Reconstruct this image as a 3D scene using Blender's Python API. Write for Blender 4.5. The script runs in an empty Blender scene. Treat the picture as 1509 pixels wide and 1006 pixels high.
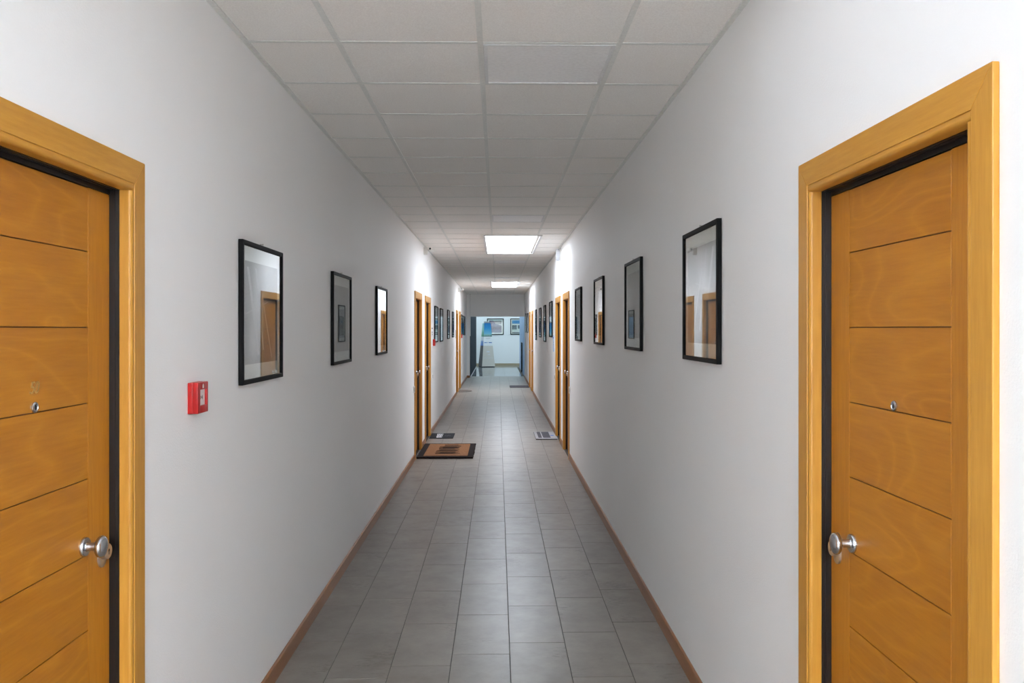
import bpy, bmesh, math, random
from mathutils import Vector, Matrix

random.seed(4)
scene = bpy.context.scene
COL = scene.collection

# ------------------------------------------------------------------ camera
XL, XR, HC = -1.075, 0.930, 2.901      # corridor wall planes, ceiling height
Y_BACK, Y_END = -4.9, 29.4             # corridor ends
cam_d = bpy.data.cameras.new('camera')
cam = bpy.data.objects.new('camera', cam_d)
COL.objects.link(cam)
cam.location = (0, 0, 1.686)
cam.rotation_euler = (math.pi / 2, 0, -math.atan(21.0 / 1246.0))
cam_d.sensor_width = 36.0
cam_d.lens = 36.0 * 1246.0 / 1509.0
cam_d.shift_y = -18.0 / 1509.0
cam_d.clip_start = 0.05
cam_d.clip_end = 200
scene.camera = cam

# ------------------------------------------------------------------ world (daylight over the hall, let in by its added glass roof)
world = bpy.data.worlds.new('sky'); scene.world = world
world.use_nodes = True
bg = world.node_tree.nodes['Background']
bg.inputs['Color'].default_value = (0.78, 0.92, 1.0, 1)
bg.inputs['Strength'].default_value = 2.8
PANEL = (52.0, 1.35, 12.5, 15.0)          # lit ceiling panel strengths, near to far; first two unseen, added for light
scene.cycles.max_bounces = 16
scene.cycles.diffuse_bounces = 12
scene.cycles.glossy_bounces = 6

scene.view_settings.view_transform = 'Standard'
scene.view_settings.look = 'None'
scene.view_settings.gamma = 1.0
scene.view_settings.use_curve_mapping = False
scene.view_settings.exposure = 0.1


# ------------------------------------------------------------------ materials
def S(r, g, b):
    def l(c):
        c /= 255.0
        return c / 12.92 if c <= 0.04045 else ((c + 0.055) / 1.055) ** 2.4
    return (l(r), l(g), l(b), 1)


class NT:
    def __init__(self, name):
        self.m = bpy.data.materials.new(name); self.m.use_nodes = True
        self.t = self.m.node_tree; self.n = self.t.nodes
        self.b = self.n['Principled BSDF']

    def new(self, kind, **kw):
        nd = self.n.new(kind)
        for k, v in kw.items():
            if k in nd.inputs.keys():
                nd.inputs[k].default_value = v
            else:
                setattr(nd, k, v)
        return nd

    def link(self, a, b):
        self.t.links.new(a, b)

    def coords(self, scale=(1, 1, 1), rand=0.0, src='Object'):
        tc = self.new('ShaderNodeTexCoord')
        mp = self.new('ShaderNodeMapping')
        mp.inputs['Scale'].default_value = scale
        if rand:
            oi = self.new('ShaderNodeObjectInfo')
            mu = self.new('ShaderNodeMath', operation='MULTIPLY')
            mu.inputs[1].default_value = rand
            self.link(oi.outputs['Random'], mu.inputs[0])
            ad = self.new('ShaderNodeVectorMath', operation='ADD')
            self.link(tc.outputs[src], ad.inputs[0]); self.link(mu.outputs[0], ad.inputs[1])
            self.link(ad.outputs[0], mp.inputs['Vector'])
        else:
            self.link(tc.outputs[src], mp.inputs['Vector'])
        return mp.outputs['Vector']

    def ramp(self, fac, stops):
        r = self.new('ShaderNodeValToRGB')
        e = r.color_ramp.elements
        while len(e) < len(stops):
            e.new(0.5)
        for el, (p, c) in zip(e, stops):
            el.position = p; el.color = c
        self.link(fac, r.inputs['Fac'])
        return r.outputs['Color']

    def bump(self, height, strength, dist=0.01):
        b = self.new('ShaderNodeBump', Strength=strength, Distance=dist)
        self.link(height, b.inputs['Height'])
        self.link(b.outputs['Normal'], self.b.inputs['Normal'])


def plain(name, col, rough=0.5, metal=0.0, spec=0.5, noise=0.06, nscale=60):
    t = NT(name)
    n = t.new('ShaderNodeTexNoise', Scale=nscale, Detail=3.0)
    t.link(t.coords(), n.inputs['Vector'])
    lo = tuple(c * (1 - noise) for c in col[:3]) + (1,)
    hi = tuple(min(1, c * (1 + noise)) for c in col[:3]) + (1,)
    t.link(t.ramp(n.outputs['Fac'], [(0.3, lo), (0.7, hi)]), t.b.inputs['Base Color'])
    t.b.inputs['Roughness'].default_value = rough
    t.b.inputs['Metallic'].default_value = metal
    t.b.inputs['Specular IOR Level'].default_value = spec
    return t.m


def wall_paint(name, col):
    t = NT(name)
    v = t.coords()
    n = t.new('ShaderNodeTexNoise', Scale=1.1, Detail=3.0)
    t.link(v, n.inputs['Vector'])
    lo = tuple(c * 0.98 for c in col[:3]) + (1,)
    t.link(t.ramp(n.outputs['Fac'], [(0.3, lo), (0.75, col)]), t.b.inputs['Base Color'])
    n2 = t.new('ShaderNodeTexNoise', Scale=170.0, Detail=2.0)
    t.link(v, n2.inputs['Vector'])
    t.bump(n2.outputs['Fac'], 0.25, 0.003)
    t.b.inputs['Roughness'].default_value = 0.62
    t.b.inputs['Specular IOR Level'].default_value = 0.3
    return t.m


def wood(name, a, b, axis, ring=0.5, rough=0.38):
    """honey beech veneer; axis is the grain direction"""
    t = NT(name)
    sc = {'y': (1, 0.07, 1), 'z': (1, 1, 0.07)}[axis]
    v = t.coords(sc, rand=17.0)
    fine = t.new('ShaderNodeTexNoise', Scale=95.0, Detail=5.0, Roughness=0.65)
    t.link(v, fine.inputs['Vector'])
    sc2 = {'y': (1, 0.30, 1), 'z': (1, 1, 0.22)}[axis]
    v2 = t.coords(sc2, rand=11.0)
    big = t.new('ShaderNodeTexNoise', Scale=3.6, Detail=1.5, Distortion=0.35)
    t.link(v2, big.inputs['Vector'])
    # contour lines of the slow noise give the cathedral figure
    mul = t.new('ShaderNodeMath', operation='MULTIPLY'); mul.inputs[1].default_value = 26.0
    t.link(big.outputs['Fac'], mul.inputs[0])
    fr = t.new('ShaderNodeMath', operation='PINGPONG'); fr.inputs[1].default_value = 1.0
    t.link(mul.outputs[0], fr.inputs[0])
    pw = t.new('ShaderNodeMath', operation='POWER'); pw.inputs[1].default_value = 3.0
    t.link(fr.outputs[0], pw.inputs[0])
    mx = t.new('ShaderNodeMix', data_type='FLOAT')
    mx.inputs['Factor'].default_value = 0.27 * ring
    t.link(fine.outputs['Fac'], mx.inputs['A']); t.link(pw.outputs[0], mx.inputs['B'])
    # slow tone variation
    mx2 = t.new('ShaderNodeMix', data_type='FLOAT'); mx2.inputs['Factor'].default_value = 0.35
    t.link(mx.outputs['Result'], mx2.inputs['A']); t.link(big.outputs['Fac'], mx2.inputs['B'])
    t.link(t.ramp(mx2.outputs['Result'], [(0.28, a), (0.72, b)]), t.b.inputs['Base Color'])
    t.b.inputs['Roughness'].default_value = rough
    t.b.inputs['Specular IOR Level'].default_value = 0.45
    t.bump(fine.outputs['Fac'], 0.05, 0.002)
    return t.m


def tile_stone(name, lo, hi, r0, r1, spec=0.5):
    t = NT(name)
    v = t.coords((1, 1, 1), rand=40.0)
    n = t.new('ShaderNodeTexNoise', Scale=7.0, Detail=7.0, Roughness=0.62)
    t.link(v, n.inputs['Vector'])
    oi = t.new('ShaderNodeObjectInfo')
    mr = t.new('ShaderNodeMapRange'); mr.inputs['To Min'].default_value = -0.09; mr.inputs['To Max'].default_value = 0.09
    t.link(oi.outputs['Random'], mr.inputs['Value'])
    ad = t.new('ShaderNodeMath', operation='ADD')
    t.link(n.outputs['Fac'], ad.inputs[0]); t.link(mr.outputs['Result'], ad.inputs[1])
    base = t.ramp(ad.outputs[0], [(0.25, lo), (0.75, hi)])
    # dark scuffs and pits in short streaks
    v2 = t.coords((1.0, 3.0, 1), rand=23.0)
    n2 = t.new('ShaderNodeTexNoise', Scale=26.0, Detail=6.0, Roughness=0.75)
    t.link(v2, n2.inputs['Vector'])
    n3 = t.new('ShaderNodeTexNoise', Scale=3.2, Detail=2.0)
    t.link(v, n3.inputs['Vector'])
    mu = t.new('ShaderNodeMath', operation='MULTIPLY')
    t.link(n2.outputs['Fac'], mu.inputs[0]); t.link(n3.outputs['Fac'], mu.inputs[1])
    pit = t.ramp(mu.outputs[0], [(0.33, (0, 0, 0, 1)), (0.40, (1, 1, 1, 1))])
    mx = t.new('ShaderNodeMix', data_type='RGBA', blend_type='MULTIPLY')
    t.link(pit, mx.inputs['Factor']); t.link(base, mx.inputs['A'])
    mx.inputs['B'].default_value = (0.72, 0.71, 0.70, 1)
    t.link(mx.outputs['Result'], t.b.inputs['Base Color'])
    rr = t.new('ShaderNodeMapRange'); rr.inputs['To Min'].default_value = r0; rr.inputs['To Max'].default_value = r1
    t.link(n2.outputs['Fac'], rr.inputs['Value']); t.link(rr.outputs['Result'], t.b.inputs['Roughness'])
    t.b.inputs['Specular IOR Level'].default_value = spec
    t.bump(n2.outputs['Fac'], 0.04, 0.002)
    return t.m


def glass_mat(name, boost=1.0):
    t = NT(name)
    out = t.n['Material Output']; t.n.remove(t.b)
    fr = t.new('ShaderNodeFresnel', IOR=1.52)
    ge = t.new('ShaderNodeNewGeometry')
    io = t.new('ShaderNodeMix', data_type='FLOAT')      # same air-to-glass reflection on both faces of the thin pane
    io.inputs['A'].default_value = 1.52; io.inputs['B'].default_value = 1 / 1.52
    t.link(ge.outputs['Backfacing'], io.inputs['Factor']); t.link(io.outputs['Result'], fr.inputs['IOR'])
    mu = t.new('ShaderNodeMath', operation='MULTIPLY', use_clamp=True); mu.inputs[1].default_value = boost
    t.link(fr.outputs[0], mu.inputs[0])
    tr = t.new('ShaderNodeBsdfTransparent'); tr.inputs['Color'].default_value = (0.96, 0.98, 0.97, 1)
    gl = t.new('ShaderNodeBsdfGlossy', Roughness=0.004)
    mx = t.new('ShaderNodeMixShader')
    t.link(mu.outputs[0], mx.inputs['Fac']); t.link(tr.outputs[0], mx.inputs[1]); t.link(gl.outputs[0], mx.inputs[2])
    t.link(mx.outputs[0], out.inputs['Surface'])
    return t.m


def emitter(name, col, strength):
    t = NT(name)
    t.b.inputs['Base Color'].default_value = (0.8, 0.8, 0.8, 1)
    t.b.inputs['Emission Color'].default_value = col
    t.b.inputs['Emission Strength'].default_value = strength
    return t.m


def print_photo(name, cols, sc=(3, 3, 3), rot=0.5, streak=1.0):
    """abstract monochrome architectural photograph: beams and shade"""
    t = NT(name)
    tc = t.new('ShaderNodeTexCoord')
    mp = t.new('ShaderNodeMapping'); mp.inputs['Scale'].default_value = sc
    mp.inputs['Rotation'].default_value = (rot, 0, 0)
    t.link(tc.outputs['Object'], mp.inputs['Vector'])
    n = t.new('ShaderNodeTexNoise', Scale=1.6, Detail=2.0, Distortion=0.2)
    t.link(mp.outputs[0], n.inputs['Vector'])
    w = t.new('ShaderNodeTexWave', Scale=1.9 * streak, Distortion=1.2, Detail=2.0)
    w.bands_direction = 'Y'
    t.link(mp.outputs[0], w.inputs['Vector'])
    mx = t.new('ShaderNodeMix', data_type='FLOAT'); mx.inputs['Factor'].default_value = 0.42
    t.link(n.outputs['Fac'], mx.inputs['A']); t.link(w.outputs['Fac'], mx.inputs['B'])
    k = len(cols) - 1
    t.link(t.ramp(mx.outputs['Result'], [(0.15 + 0.7 * i / k, c) for i, c in enumerate(cols)]), t.b.inputs['Base Color'])
    t.b.inputs['Roughness'].default_value = 0.6
    return t.m


M = {}
M['wall'] = wall_paint('white wall paint', (0.915, 0.915, 0.91, 1))
M['hall_wall'] = wall_paint('white hall paint', (0.78, 0.80, 0.82, 1))
M['navy'] = plain('dark navy panel', S(16, 28, 40), 0.65, 0, 0.12, 0.1, 8)
M['pale_blue'] = wall_paint('pale blue paint', S(178, 206, 242))  # blue daylight on the white wall is put into its base colour
WA, WB = S(162, 99, 16), S(190, 126, 33)
CA, CB = S(176, 120, 36), S(202, 148, 60)
M['wood_y'] = wood('beech veneer lengthwise', WA, WB, 'y', 0.5)
M['wood_p'] = wood('beech veneer panel', WA, WB, 'y', 1.0)
M['casing_y'] = wood('pale beech lengthwise', CA, CB, 'y', 0.2)
M['casing_z'] = wood('pale beech upright', CA, CB, 'z', 0.12)
M['wood_z'] = wood('beech veneer upright', WA, WB, 'z', 0.15)
M['skirting'] = wood('beech skirting', S(128, 80, 36), S(150, 98, 50), 'y', 0.2)
M['groove'] = plain('dark groove', S(96, 58, 22), 0.6)
M['black_steel'] = plain('black steel', S(22, 18, 17), 0.38, 0, 0.5)
M['grout'] = plain('grey grout', S(80, 78, 74), 0.85)
M['tile'] = tile_stone('grey porcelain', S(116, 109, 102), S(140, 134, 126), 0.27, 0.42)
M['hall_tile'] = tile_stone('polished grey porcelain', S(110, 116, 120), S(135, 140, 142), 0.06, 0.10)
M['slab'] = plain('grey concrete slab', S(120, 118, 112), 0.9)
M['tbar'] = plain('light grey painted metal', S(226, 227, 223), 0.5)
M['shadow_gap'] = plain('grey edge', S(110, 108, 102), 0.8)
t = NT('mineral fibre')
v = t.coords((1, 1, 1), rand=9.0)
n = t.new('ShaderNodeTexNoise', Scale=150.0, Detail=3.0); t.link(v, n.inputs['Vector'])
t.link(t.ramp(n.outputs['Fac'], [(0.35, S(240, 237, 233)), (0.65, S(249, 247, 243))]), t.b.inputs['Base Color'])
t.bump(n.outputs['Fac'], 0.3, 0.004); t.b.inputs['Roughness'].default_value = 0.95
M['mineral'] = t.m
M['white_metal'] = plain('white lacquered metal', S(225, 226, 226), 0.4)
M['opal_off'] = plain('unlit opal panel', S(247, 247, 247), 0.45)
for k_, p_ in enumerate(PANEL):
    M['lit%d' % k_] = emitter('lit opal diffuser %d' % k_, (0.88, 0.97, 1.09, 1), p_)
M['chrome'] = plain('satin nickel', S(196, 196, 198), 0.24, 1.0)
M['dull_nickel'] = plain('dull nickel', S(186, 180, 172), 0.40, 0.9)
M['dark_hole'] = plain('dark recess', S(14, 13, 12), 0.6)
M['lens'] = plain('dark lens', S(40, 44, 56), 0.08, 0.3, 0.8)
M['brass'] = plain('pale brass', S(214, 180, 116), 0.35, 0.8)
M['black_frame'] = plain('black wood frame', S(14, 14, 14), 0.6, 0, 0.15)
M['passe'] = plain('white mount board', S(222, 224, 222), 0.8)
M['glass'] = glass_mat('picture glass', 1.0)
M['roof_glass'] = glass_mat('roof glass', 1.0)
M['red'] = plain('red plastic', S(176, 16, 12), 0.35)
M['white_plastic'] = plain('white plastic', S(228, 228, 224), 0.4)
M['clear_plastic'] = plain('frosted clear plastic', S(216, 220, 226), 0.18)
M['grey_plastic'] = plain('grey plastic', S(168, 168, 166), 0.45)
M['ink'] = plain('black ink', S(34, 34, 36), 0.7)
M['paper'] = plain('white paper', S(232, 234, 238), 0.8)
M['paper_blue'] = plain('pale blue paper', S(190, 212, 240), 0.8)
M['coir'] = plain('brown coir', S(134, 96, 68), 0.95, 0, 0.1, 0.30, 260)
M['coir_black'] = plain('black coir', S(44, 38, 37), 0.95, 0, 0.1, 0.4, 200)
M['mat_dark'] = plain('charcoal mat', S(52, 53, 56), 0.9, 0, 0.1, 0.2, 200)
M['mat_grey'] = plain('grey mat', S(170, 170, 174), 0.9, 0, 0.1, 0.15, 200)
M['mat_mid'] = plain('mid grey mat print', S(88, 88, 94), 0.9, 0, 0.1, 0.2, 200)
M['mat_blue'] = plain('blue mat print', S(44, 108, 196), 0.9, 0, 0.1, 0.1, 200)
M['mat_pale'] = plain('pale greige mat', S(112, 106, 101), 0.95, 0, 0.1, 0.15, 200)
M['rubber'] = plain('black rubber', S(26, 26, 27), 0.8)
G = [S(74, 75, 78), S(120, 121, 124), S(158, 159, 162), S(190, 191, 194)]
M['print_a'] = print_photo('print of pale beams', [S(84, 84, 88), S(112, 112, 116), S(140, 140, 144), S(182, 182, 184)], (2, 3, 2), 0.6, 0.16)
M['print_b'] = print_photo('print of grey curtain wall', [S(96, 98, 98), S(116, 118, 117), S(138, 140, 138)], (2, 4, 0.5), 0.05, 0.6)
M['print_c'] = print_photo('print of dark facade', [S(60, 70, 78), S(98, 106, 112), S(140, 146, 150)], (3, 2, 3), 0.3, 0.3)
M['print_d'] = print_photo('print of violet tower', [S(42, 44, 74), S(70, 72, 104), S(104, 106, 136)], (2, 2, 2), 1.2, 0.3)
M['print_e'] = print_photo('print of light roof', [S(92, 92, 96), S(150, 150, 154), S(206, 206, 208)], (3, 3, 3), -0.7, 0.3)
M['sky_print'] = print_photo('print of blue sky', [S(60, 130, 190), S(110, 168, 210), S(170, 206, 226)], (1, 1, 1.5), 0.0, 0.4)


# ------------------------------------------------------------------ mesh helpers
def bm_box(bm, x0, x1, y0, y1, z0, z1, bevel=0.0, seg=1):
    x0, x1 = sorted((x0, x1)); y0, y1 = sorted((y0, y1)); z0, z1 = sorted((z0, z1))
    vs = [bm.verts.new((x, y, z)) for x in (x0, x1) for y in (y0, y1) for z in (z0, z1)]
    F = [(0, 1, 3, 2), (4, 6, 7, 5), (0, 4, 5, 1), (2, 3, 7, 6), (0, 2, 6, 4), (1, 5, 7, 3)]
    fs = [bm.faces.new([vs[i] for i in f]) for f in F]
    if bevel:
        es = list({e for f in fs for e in f.edges})
        bmesh.ops.bevel(bm, geom=es, offset=bevel, segments=seg, affect='EDGES', profile=0.6)


def bm_lathe(bm, prof, center, axis, seg=28):
    """prof: list of (along, radius) from the base out; axis a unit Vector"""
    a = Vector(axis).normalized()
    up = Vector((0, 0, 1)) if abs(a.z) < 0.9 else Vector((1, 0, 0))
    e1 = a.cross(up).normalized(); e2 = a.cross(e1).normalized()
    c = Vector(center); rings = []
    for d, r in prof:
        if r < 1e-6:
            rings.append([bm.verts.new(c + a * d)])
        else:
            rings.append([bm.verts.new(c + a * d + (e1 * math.cos(2 * math.pi * i / seg) + e2 * math.sin(2 * math.pi * i / seg)) * r) for i in range(seg)])
    for A, B in zip(rings, rings[1:]):
        for i in range(seg):
            j = (i + 1) % seg
            if len(A) == 1 and len(B) == 1:
                continue
            if len(A) == 1:
                bm.faces.new((A[0], B[i], B[j]))
            elif len(B) == 1:
                bm.faces.new((A[i], B[0], A[j]))
            else:
                bm.faces.new((A[i], B[i], B[j], A[j]))
    for Rg in (rings[0], rings[-1]):
        if len(Rg) > 1:
            bm.faces.new(Rg)


def bm_prism(bm, pts, axis, d0, d1, bevel=0.0, seg=1):
    """polygon pts extruded along axis ('x': pts are (y,z); 'y': (x,z); 'z': (x,y))"""
    def mk(p, d):
        return {'x': (d, p[0], p[1]), 'y': (p[0], d, p[1]), 'z': (p[0], p[1], d)}[axis]
    A = [bm.verts.new(mk(p, d0)) for p in pts]; B = [bm.verts.new(mk(p, d1)) for p in pts]
    fs = [bm.faces.new(A), bm.faces.new(B)]
    for i in range(len(pts)):
        j = (i + 1) % len(pts)
        fs.append(bm.faces.new((A[i], A[j], B[j], B[i])))
    if bevel:
        es = list({e for f in fs for e in f.edges})
        bmesh.ops.bevel(bm, geom=es, offset=bevel, segments=seg, affect='EDGES', profile=0.6)


def mesh_of(name, fn, smooth=False):
    bm = bmesh.new(); fn(bm)
    bmesh.ops.recalc_face_normals(bm, faces=bm.faces[:])
    me = bpy.data.meshes.new(name); bm.to_mesh(me); bm.free()
    if smooth:
        for p in me.polygons:
            p.use_smooth = True
        me.set_sharp_from_angle(angle=math.radians(38))
    return me


CACHE = {}


def part(name, fn, mat, parent=None, loc=(0, 0, 0), key=None, smooth=False, label=None):
    if key is not None and key in CACHE:
        me = CACHE[key]
    else:
        me = mesh_of(name, fn, smooth)
        me.materials.append(M[mat] if isinstance(mat, str) else mat)
        if key is not None:
            CACHE[key] = me
    o = bpy.data.objects.new(name, me); COL.objects.link(o)
    o.location = loc
    if parent is not None:
        o.parent = parent
    if label:
        o['label'] = label
    return o


def boxp(name, mat, b, parent=None, bevel=0.0, seg=1, loc=(0, 0, 0), key=None, label=None):
    return part(name, lambda bm: bm_box(bm, *b, bevel=bevel, seg=seg), mat, parent, loc, key, bevel > 0 and seg > 1, label)


def tag(o, label, cat, group=None, kind=None):
    o['label'] = label; o['category'] = cat
    if group:
        o['group'] = group
    if kind:
        o['kind'] = kind
    return o


def empty(name, loc, label, cat, group=None, kind=None):
    o = bpy.data.objects.new(name, None); COL.objects.link(o)
    o.location = loc; o.empty_display_size = 0.1
    return tag(o, label, cat, group, kind)


# ------------------------------------------------------------------ corridor walls with door recesses
DW = 1.012                                  # outer width of a door surround
DOORS_L = [1.551, 10.91, 12.46, 21.75, 23.30]
DOORS_R = [1.551, 10.93, 12.45, 22.10, 23.75]
CAS_TOP = 2.183


def wall_mesh(x_face, sgn, doors, y0, y1):
    def fn(bm):
        xb = x_face - sgn * 0.16
        cur = y0
        for d in doors:
            a, b = d + 0.045, d + DW - 0.045
            bm_box(bm, x_face, xb, cur, a, 0, HC + 0.50)
            bm_box(bm, x_face, xb, a, b, CAS_TOP - 0.045, HC + 0.50)
            cur = b
        bm_box(bm, x_face, xb, cur, y1, 0, HC + 0.50)
        bm_box(bm, xb, xb - sgn * 0.06, y0, y1, 0, HC + 0.50)
    return fn


wl = part('wall_left', wall_mesh(XL, 1, DOORS_L, Y_BACK, Y_END), 'wall')
tag(wl, 'white plastered corridor wall carrying the red alarm boxes', 'wall', kind='structure')
wr = part('wall_right', wall_mesh(XR, -1, DOORS_R, Y_BACK, Y_END), 'wall')
tag(wr, 'white plastered corridor wall carrying the oval wall lamp', 'wall', kind='structure')
wb = boxp('wall_back', 'wall', (XL - 0.2, XR + 0.2, Y_BACK - 0.15, Y_BACK, 0, HC + 0.50))
tag(wb, 'plain white wall closing the near end of the corridor', 'wall', kind='structure')
# end of the corridor: short return and a lintel over the passage
we = boxp('wall_end', 'wall', (XL - 0.2, -0.972, Y_END, Y_END + 0.12, 0, HC + 0.50))
tag(we, 'narrow white wall return beside the dark navy panel', 'wall', kind='structure')
li = boxp('wall_lintel', 'wall', (-0.945, XR + 0.05, Y_END, Y_END + 0.12, 2.125, HC + 0.50))
tag(li, 'white lintel wall above the opening at the far end', 'wall', kind='structure')

tr = boxp('trim_1', 'white_metal', (-0.972, -0.946, Y_END - 0.015, Y_END + 0.10, 1.45, HC - 0.01), bevel=0.003)  # pale strip filling the slot beside the lintel
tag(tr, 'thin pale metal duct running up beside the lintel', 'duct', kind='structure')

# ------------------------------------------------------------------ floor
Y_HALL = 30.3
fl = boxp('floor', 'grout', (XL - 0.2, XR + 0.2, Y_BACK, Y_HALL, -0.12, -0.0018))
tag(fl, 'grey tiled corridor floor laid in staggered lengthwise courses', 'floor', kind='structure')
TW, TL, GAP = 0.2985, 0.606, 0.0030
col_edges = [-1.1315 + i * TW for i in range(8)]
col_off = [4.575, 4.095, 4.244, 4.392, 4.548, 4.702, 4.254]
cells = []
for ci in range(7):
    x0, x1 = col_edges[ci], col_edges[ci + 1]
    x0c, x1c = max(x0, XL), min(x1, XR)
    k0 = math.floor((Y_BACK - col_off[ci]) / TL)
    y = col_off[ci] + k0 * TL
    while y < Y_HALL:
        ya, yb = max(y, Y_BACK), min(y + TL, Y_HALL)
        if yb - ya > 0.02:
            cells.append((ci, x0c, x1c, ya, yb))
        y += TL
full = [c for c in cells if c[3] > 2.2 and c[4] < Y_HALL - 0.001]
full.sort(key=lambda c: c[3])
single = full[:298]; rest = [c for c in cells if c not in set(single)]
for (ci, x0, x1, ya, yb) in single:
    w, l = x1 - x0 - GAP, yb - ya - GAP
    part('floor_tile', lambda bm: bm_box(bm, -w / 2, w / 2, -l / 2, l / 2, -0.009, 0, bevel=0.0012), 'tile', fl,
         ((x0 + x1) / 2, (ya + yb) / 2, 0), key=('ft', round(w, 3)))


def rest_tiles(bm):
    for (ci, x0, x1, ya, yb) in rest:
        bm_box(bm, x0 + GAP / 2, x1 - GAP / 2, ya + GAP / 2, yb - GAP / 2, -0.009, 0)


rt = part('floor_tiles', rest_tiles, 'tile', fl); rt['kind'] = 'stuff'

# ------------------------------------------------------------------ suspended ceiling
ce = boxp('ceiling', 'slab', (XL - 0.2, XR + 0.2, Y_BACK - 0.15, Y_END + 0.12, HC + 0.42, HC + 0.55))
tag(ce, 'suspended ceiling of off-white mineral tiles in a metal grid', 'ceiling', kind='structure')
GX = [XL, -0.677, -0.0747, 0.5185, XR]       # grid lines across
Y0G = 3.595 - 0.6 * 15
rows = [Y0G + 0.6 * i for i in range(59)]
LIGHTS = [(-4.00, -1.40), (0.34, 2.90), (10.95, 13.48), (21.62, 24.30)]  # first two lie out of view, added to light the near walls
LX0, LX1 = -0.161, 0.549
OFF = [3.595, 8.995, 14.995, 19.795]


def in_light(y0, y1):
    return any(y0 < b - 0.02 and y1 > a + 0.02 for a, b in LIGHTS)


for j, y in enumerate(rows):
    ya, yb = max(y, Y_BACK), min(y + 0.6, Y_END)
    if yb - ya < 0.05:
        continue
    for i in range(4):
        x0, x1 = GX[i], GX[i + 1]
        if i == 2 and any(abs(y - o) < 0.1 for o in OFF):
            continue
        pieces = [(x0, x1, ya, yb)]
        if i in (1, 2) and in_light(ya, yb):
            a, b = next((a, b) for a, b in LIGHTS if ya < b - 0.02 and yb > a + 0.02)
            pieces = []
            if i == 1:
                pieces.append((x0, LX0 - 0.03, ya, yb)); mx0, mx1 = LX0 - 0.03, x1
            else:
                mx0, mx1 = x0, x1
            if ya < a - 0.04:
                pieces.append((mx0, mx1, ya, a - 0.03))
            if yb > b + 0.04:
                pieces.append((mx0, mx1, b + 0.03, yb))
        for (px0, px1, py0, py1) in pieces:
            w, l = px1 - px0 - 0.004, py1 - py0 - 0.004
            dz = random.uniform(-0.0006, 0.0006)
            part('ceiling_tile', lambda bm: bm_box(bm, -w / 2, w / 2, -l / 2, l / 2, 0, 0.014), 'mineral', ce,
                 ((px0 + px1) / 2, (py0 + py1) / 2, HC + 0.0032 + dz), key=('ct', round(w, 3), round(l, 3)))
    # cross tees
    if y > Y_BACK:
        for i in range(4):
            x0, x1 = GX[i] + 0.012, GX[i + 1] - 0.012
            if in_light(y - 0.012, y + 0.012):
                if i == 1:
                    x1 = LX0 - 0.03
                elif i == 2:
                    continue
                elif i == 3:
                    x0 = LX1 + 0.03
            L_ = x1 - x0
            part('cross_tee', lambda bm: bm_box(bm, -L_ / 2, L_ / 2, -0.012, 0.012, 0, 0.0024), 'tbar', ce,
                 ((x0 + x1) / 2, y, HC + 0.0), key=('tee', round(L_, 3)))
# lengthwise runners
for gi, gx in enumerate(GX[1:-1]):
    spans = [(Y_BACK, Y_END)]
    if gi in (1, 2):
        spans = []; cur = Y_BACK
        for a, b in LIGHTS:
            spans.append((cur, a - 0.03)); cur = b + 0.03
        spans.append((cur, Y_END))
    for a, b in spans:
        boxp('main_runner', 'tbar', (gx - 0.012, gx + 0.012, a, b, HC - 0.001, HC + 0.03), ce)
for sx, sg in ((XL, 1), (XR, -1)):
    boxp('wall_angle', 'tbar', (sx, sx + sg * 0.023, Y_BACK, Y_END, HC - 0.004, HC + 0.004), ce)
boxp('wall_angle', 'tbar', (XL, XR, Y_END - 0.023, Y_END, HC - 0.004, HC + 0.004), ce)

# ------------------------------------------------------------------ luminous ceiling panels
light_lab = ['long lit ceiling panel next to the wall at the near end of the corridor',
             'long lit ceiling panel above the two nearest doors',
             'long lit ceiling panel beside the oval wall lamp',
             'long lit ceiling panel before the lintel at the corridor end']
for pi, ((a, b), lab) in enumerate(zip(LIGHTS, light_lab)):
    e = empty('ceiling_light', ((LX0 + LX1) / 2, (a + b) / 2, HC), lab, 'ceiling light', 'lit ceiling panels')
    hw, hl = (LX1 - LX0) / 2, (b - a) / 2
    rec = 0.03           # depth of the light well

    def frm(bm):
        o = 0.030
        for s in (-1, 1):
            bm_box(bm, s * hw, s * (hw + o), -hl - o, hl + o, -0.012, rec + 0.06, bevel=0.002)
            bm_box(bm, -hw, hw, s * hl, s * (hl + o), -0.012, rec + 0.06, bevel=0.002)
    part('frame', frm, 'white_metal', e)
    boxp('diffuser', 'lit%d' % pi, (-hw, hw, -hl, hl, rec - 0.004, rec + 0.004), e)
    boxp('tray', 'white_metal', (-hw - 0.03, hw + 0.03, -hl - 0.03, hl + 0.03, rec + 0.06, rec + 0.064), e)
off_lab = ['unlit square ceiling panel nearest the two big door surrounds',
           'unlit square ceiling panel just before the lit panel by the oval lamp',
           'unlit square ceiling panel just beyond the lit panel by the oval lamp',
           'unlit square ceiling panel before the farthest lit panel']
for o, lab in zip(OFF, off_lab):
    x0, x1 = GX[2] + 0.013, GX[3] - 0.013
    e = empty('ceiling_panel', ((x0 + x1) / 2, o + 0.3, HC), lab, 'light panel', 'unlit ceiling panels')
    hw, hl = (x1 - x0) / 2, 0.287

    def frm2(bm):
        for s in (-1, 1):
            bm_box(bm, s * (hw - 0.016), s * hw, -hl, hl, -0.003, 0.02, bevel=0.001)
            bm_box(bm, -hw + 0.016, hw - 0.016, s * (hl - 0.016), s * hl, -0.003, 0.02, bevel=0.001)
    part('frame', frm2, 'white_metal', e)
    boxp('diffuser', 'opal_off', (-hw + 0.016, hw - 0.016, -hl + 0.016, hl - 0.016, 0.001, 0.012), e)

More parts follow.
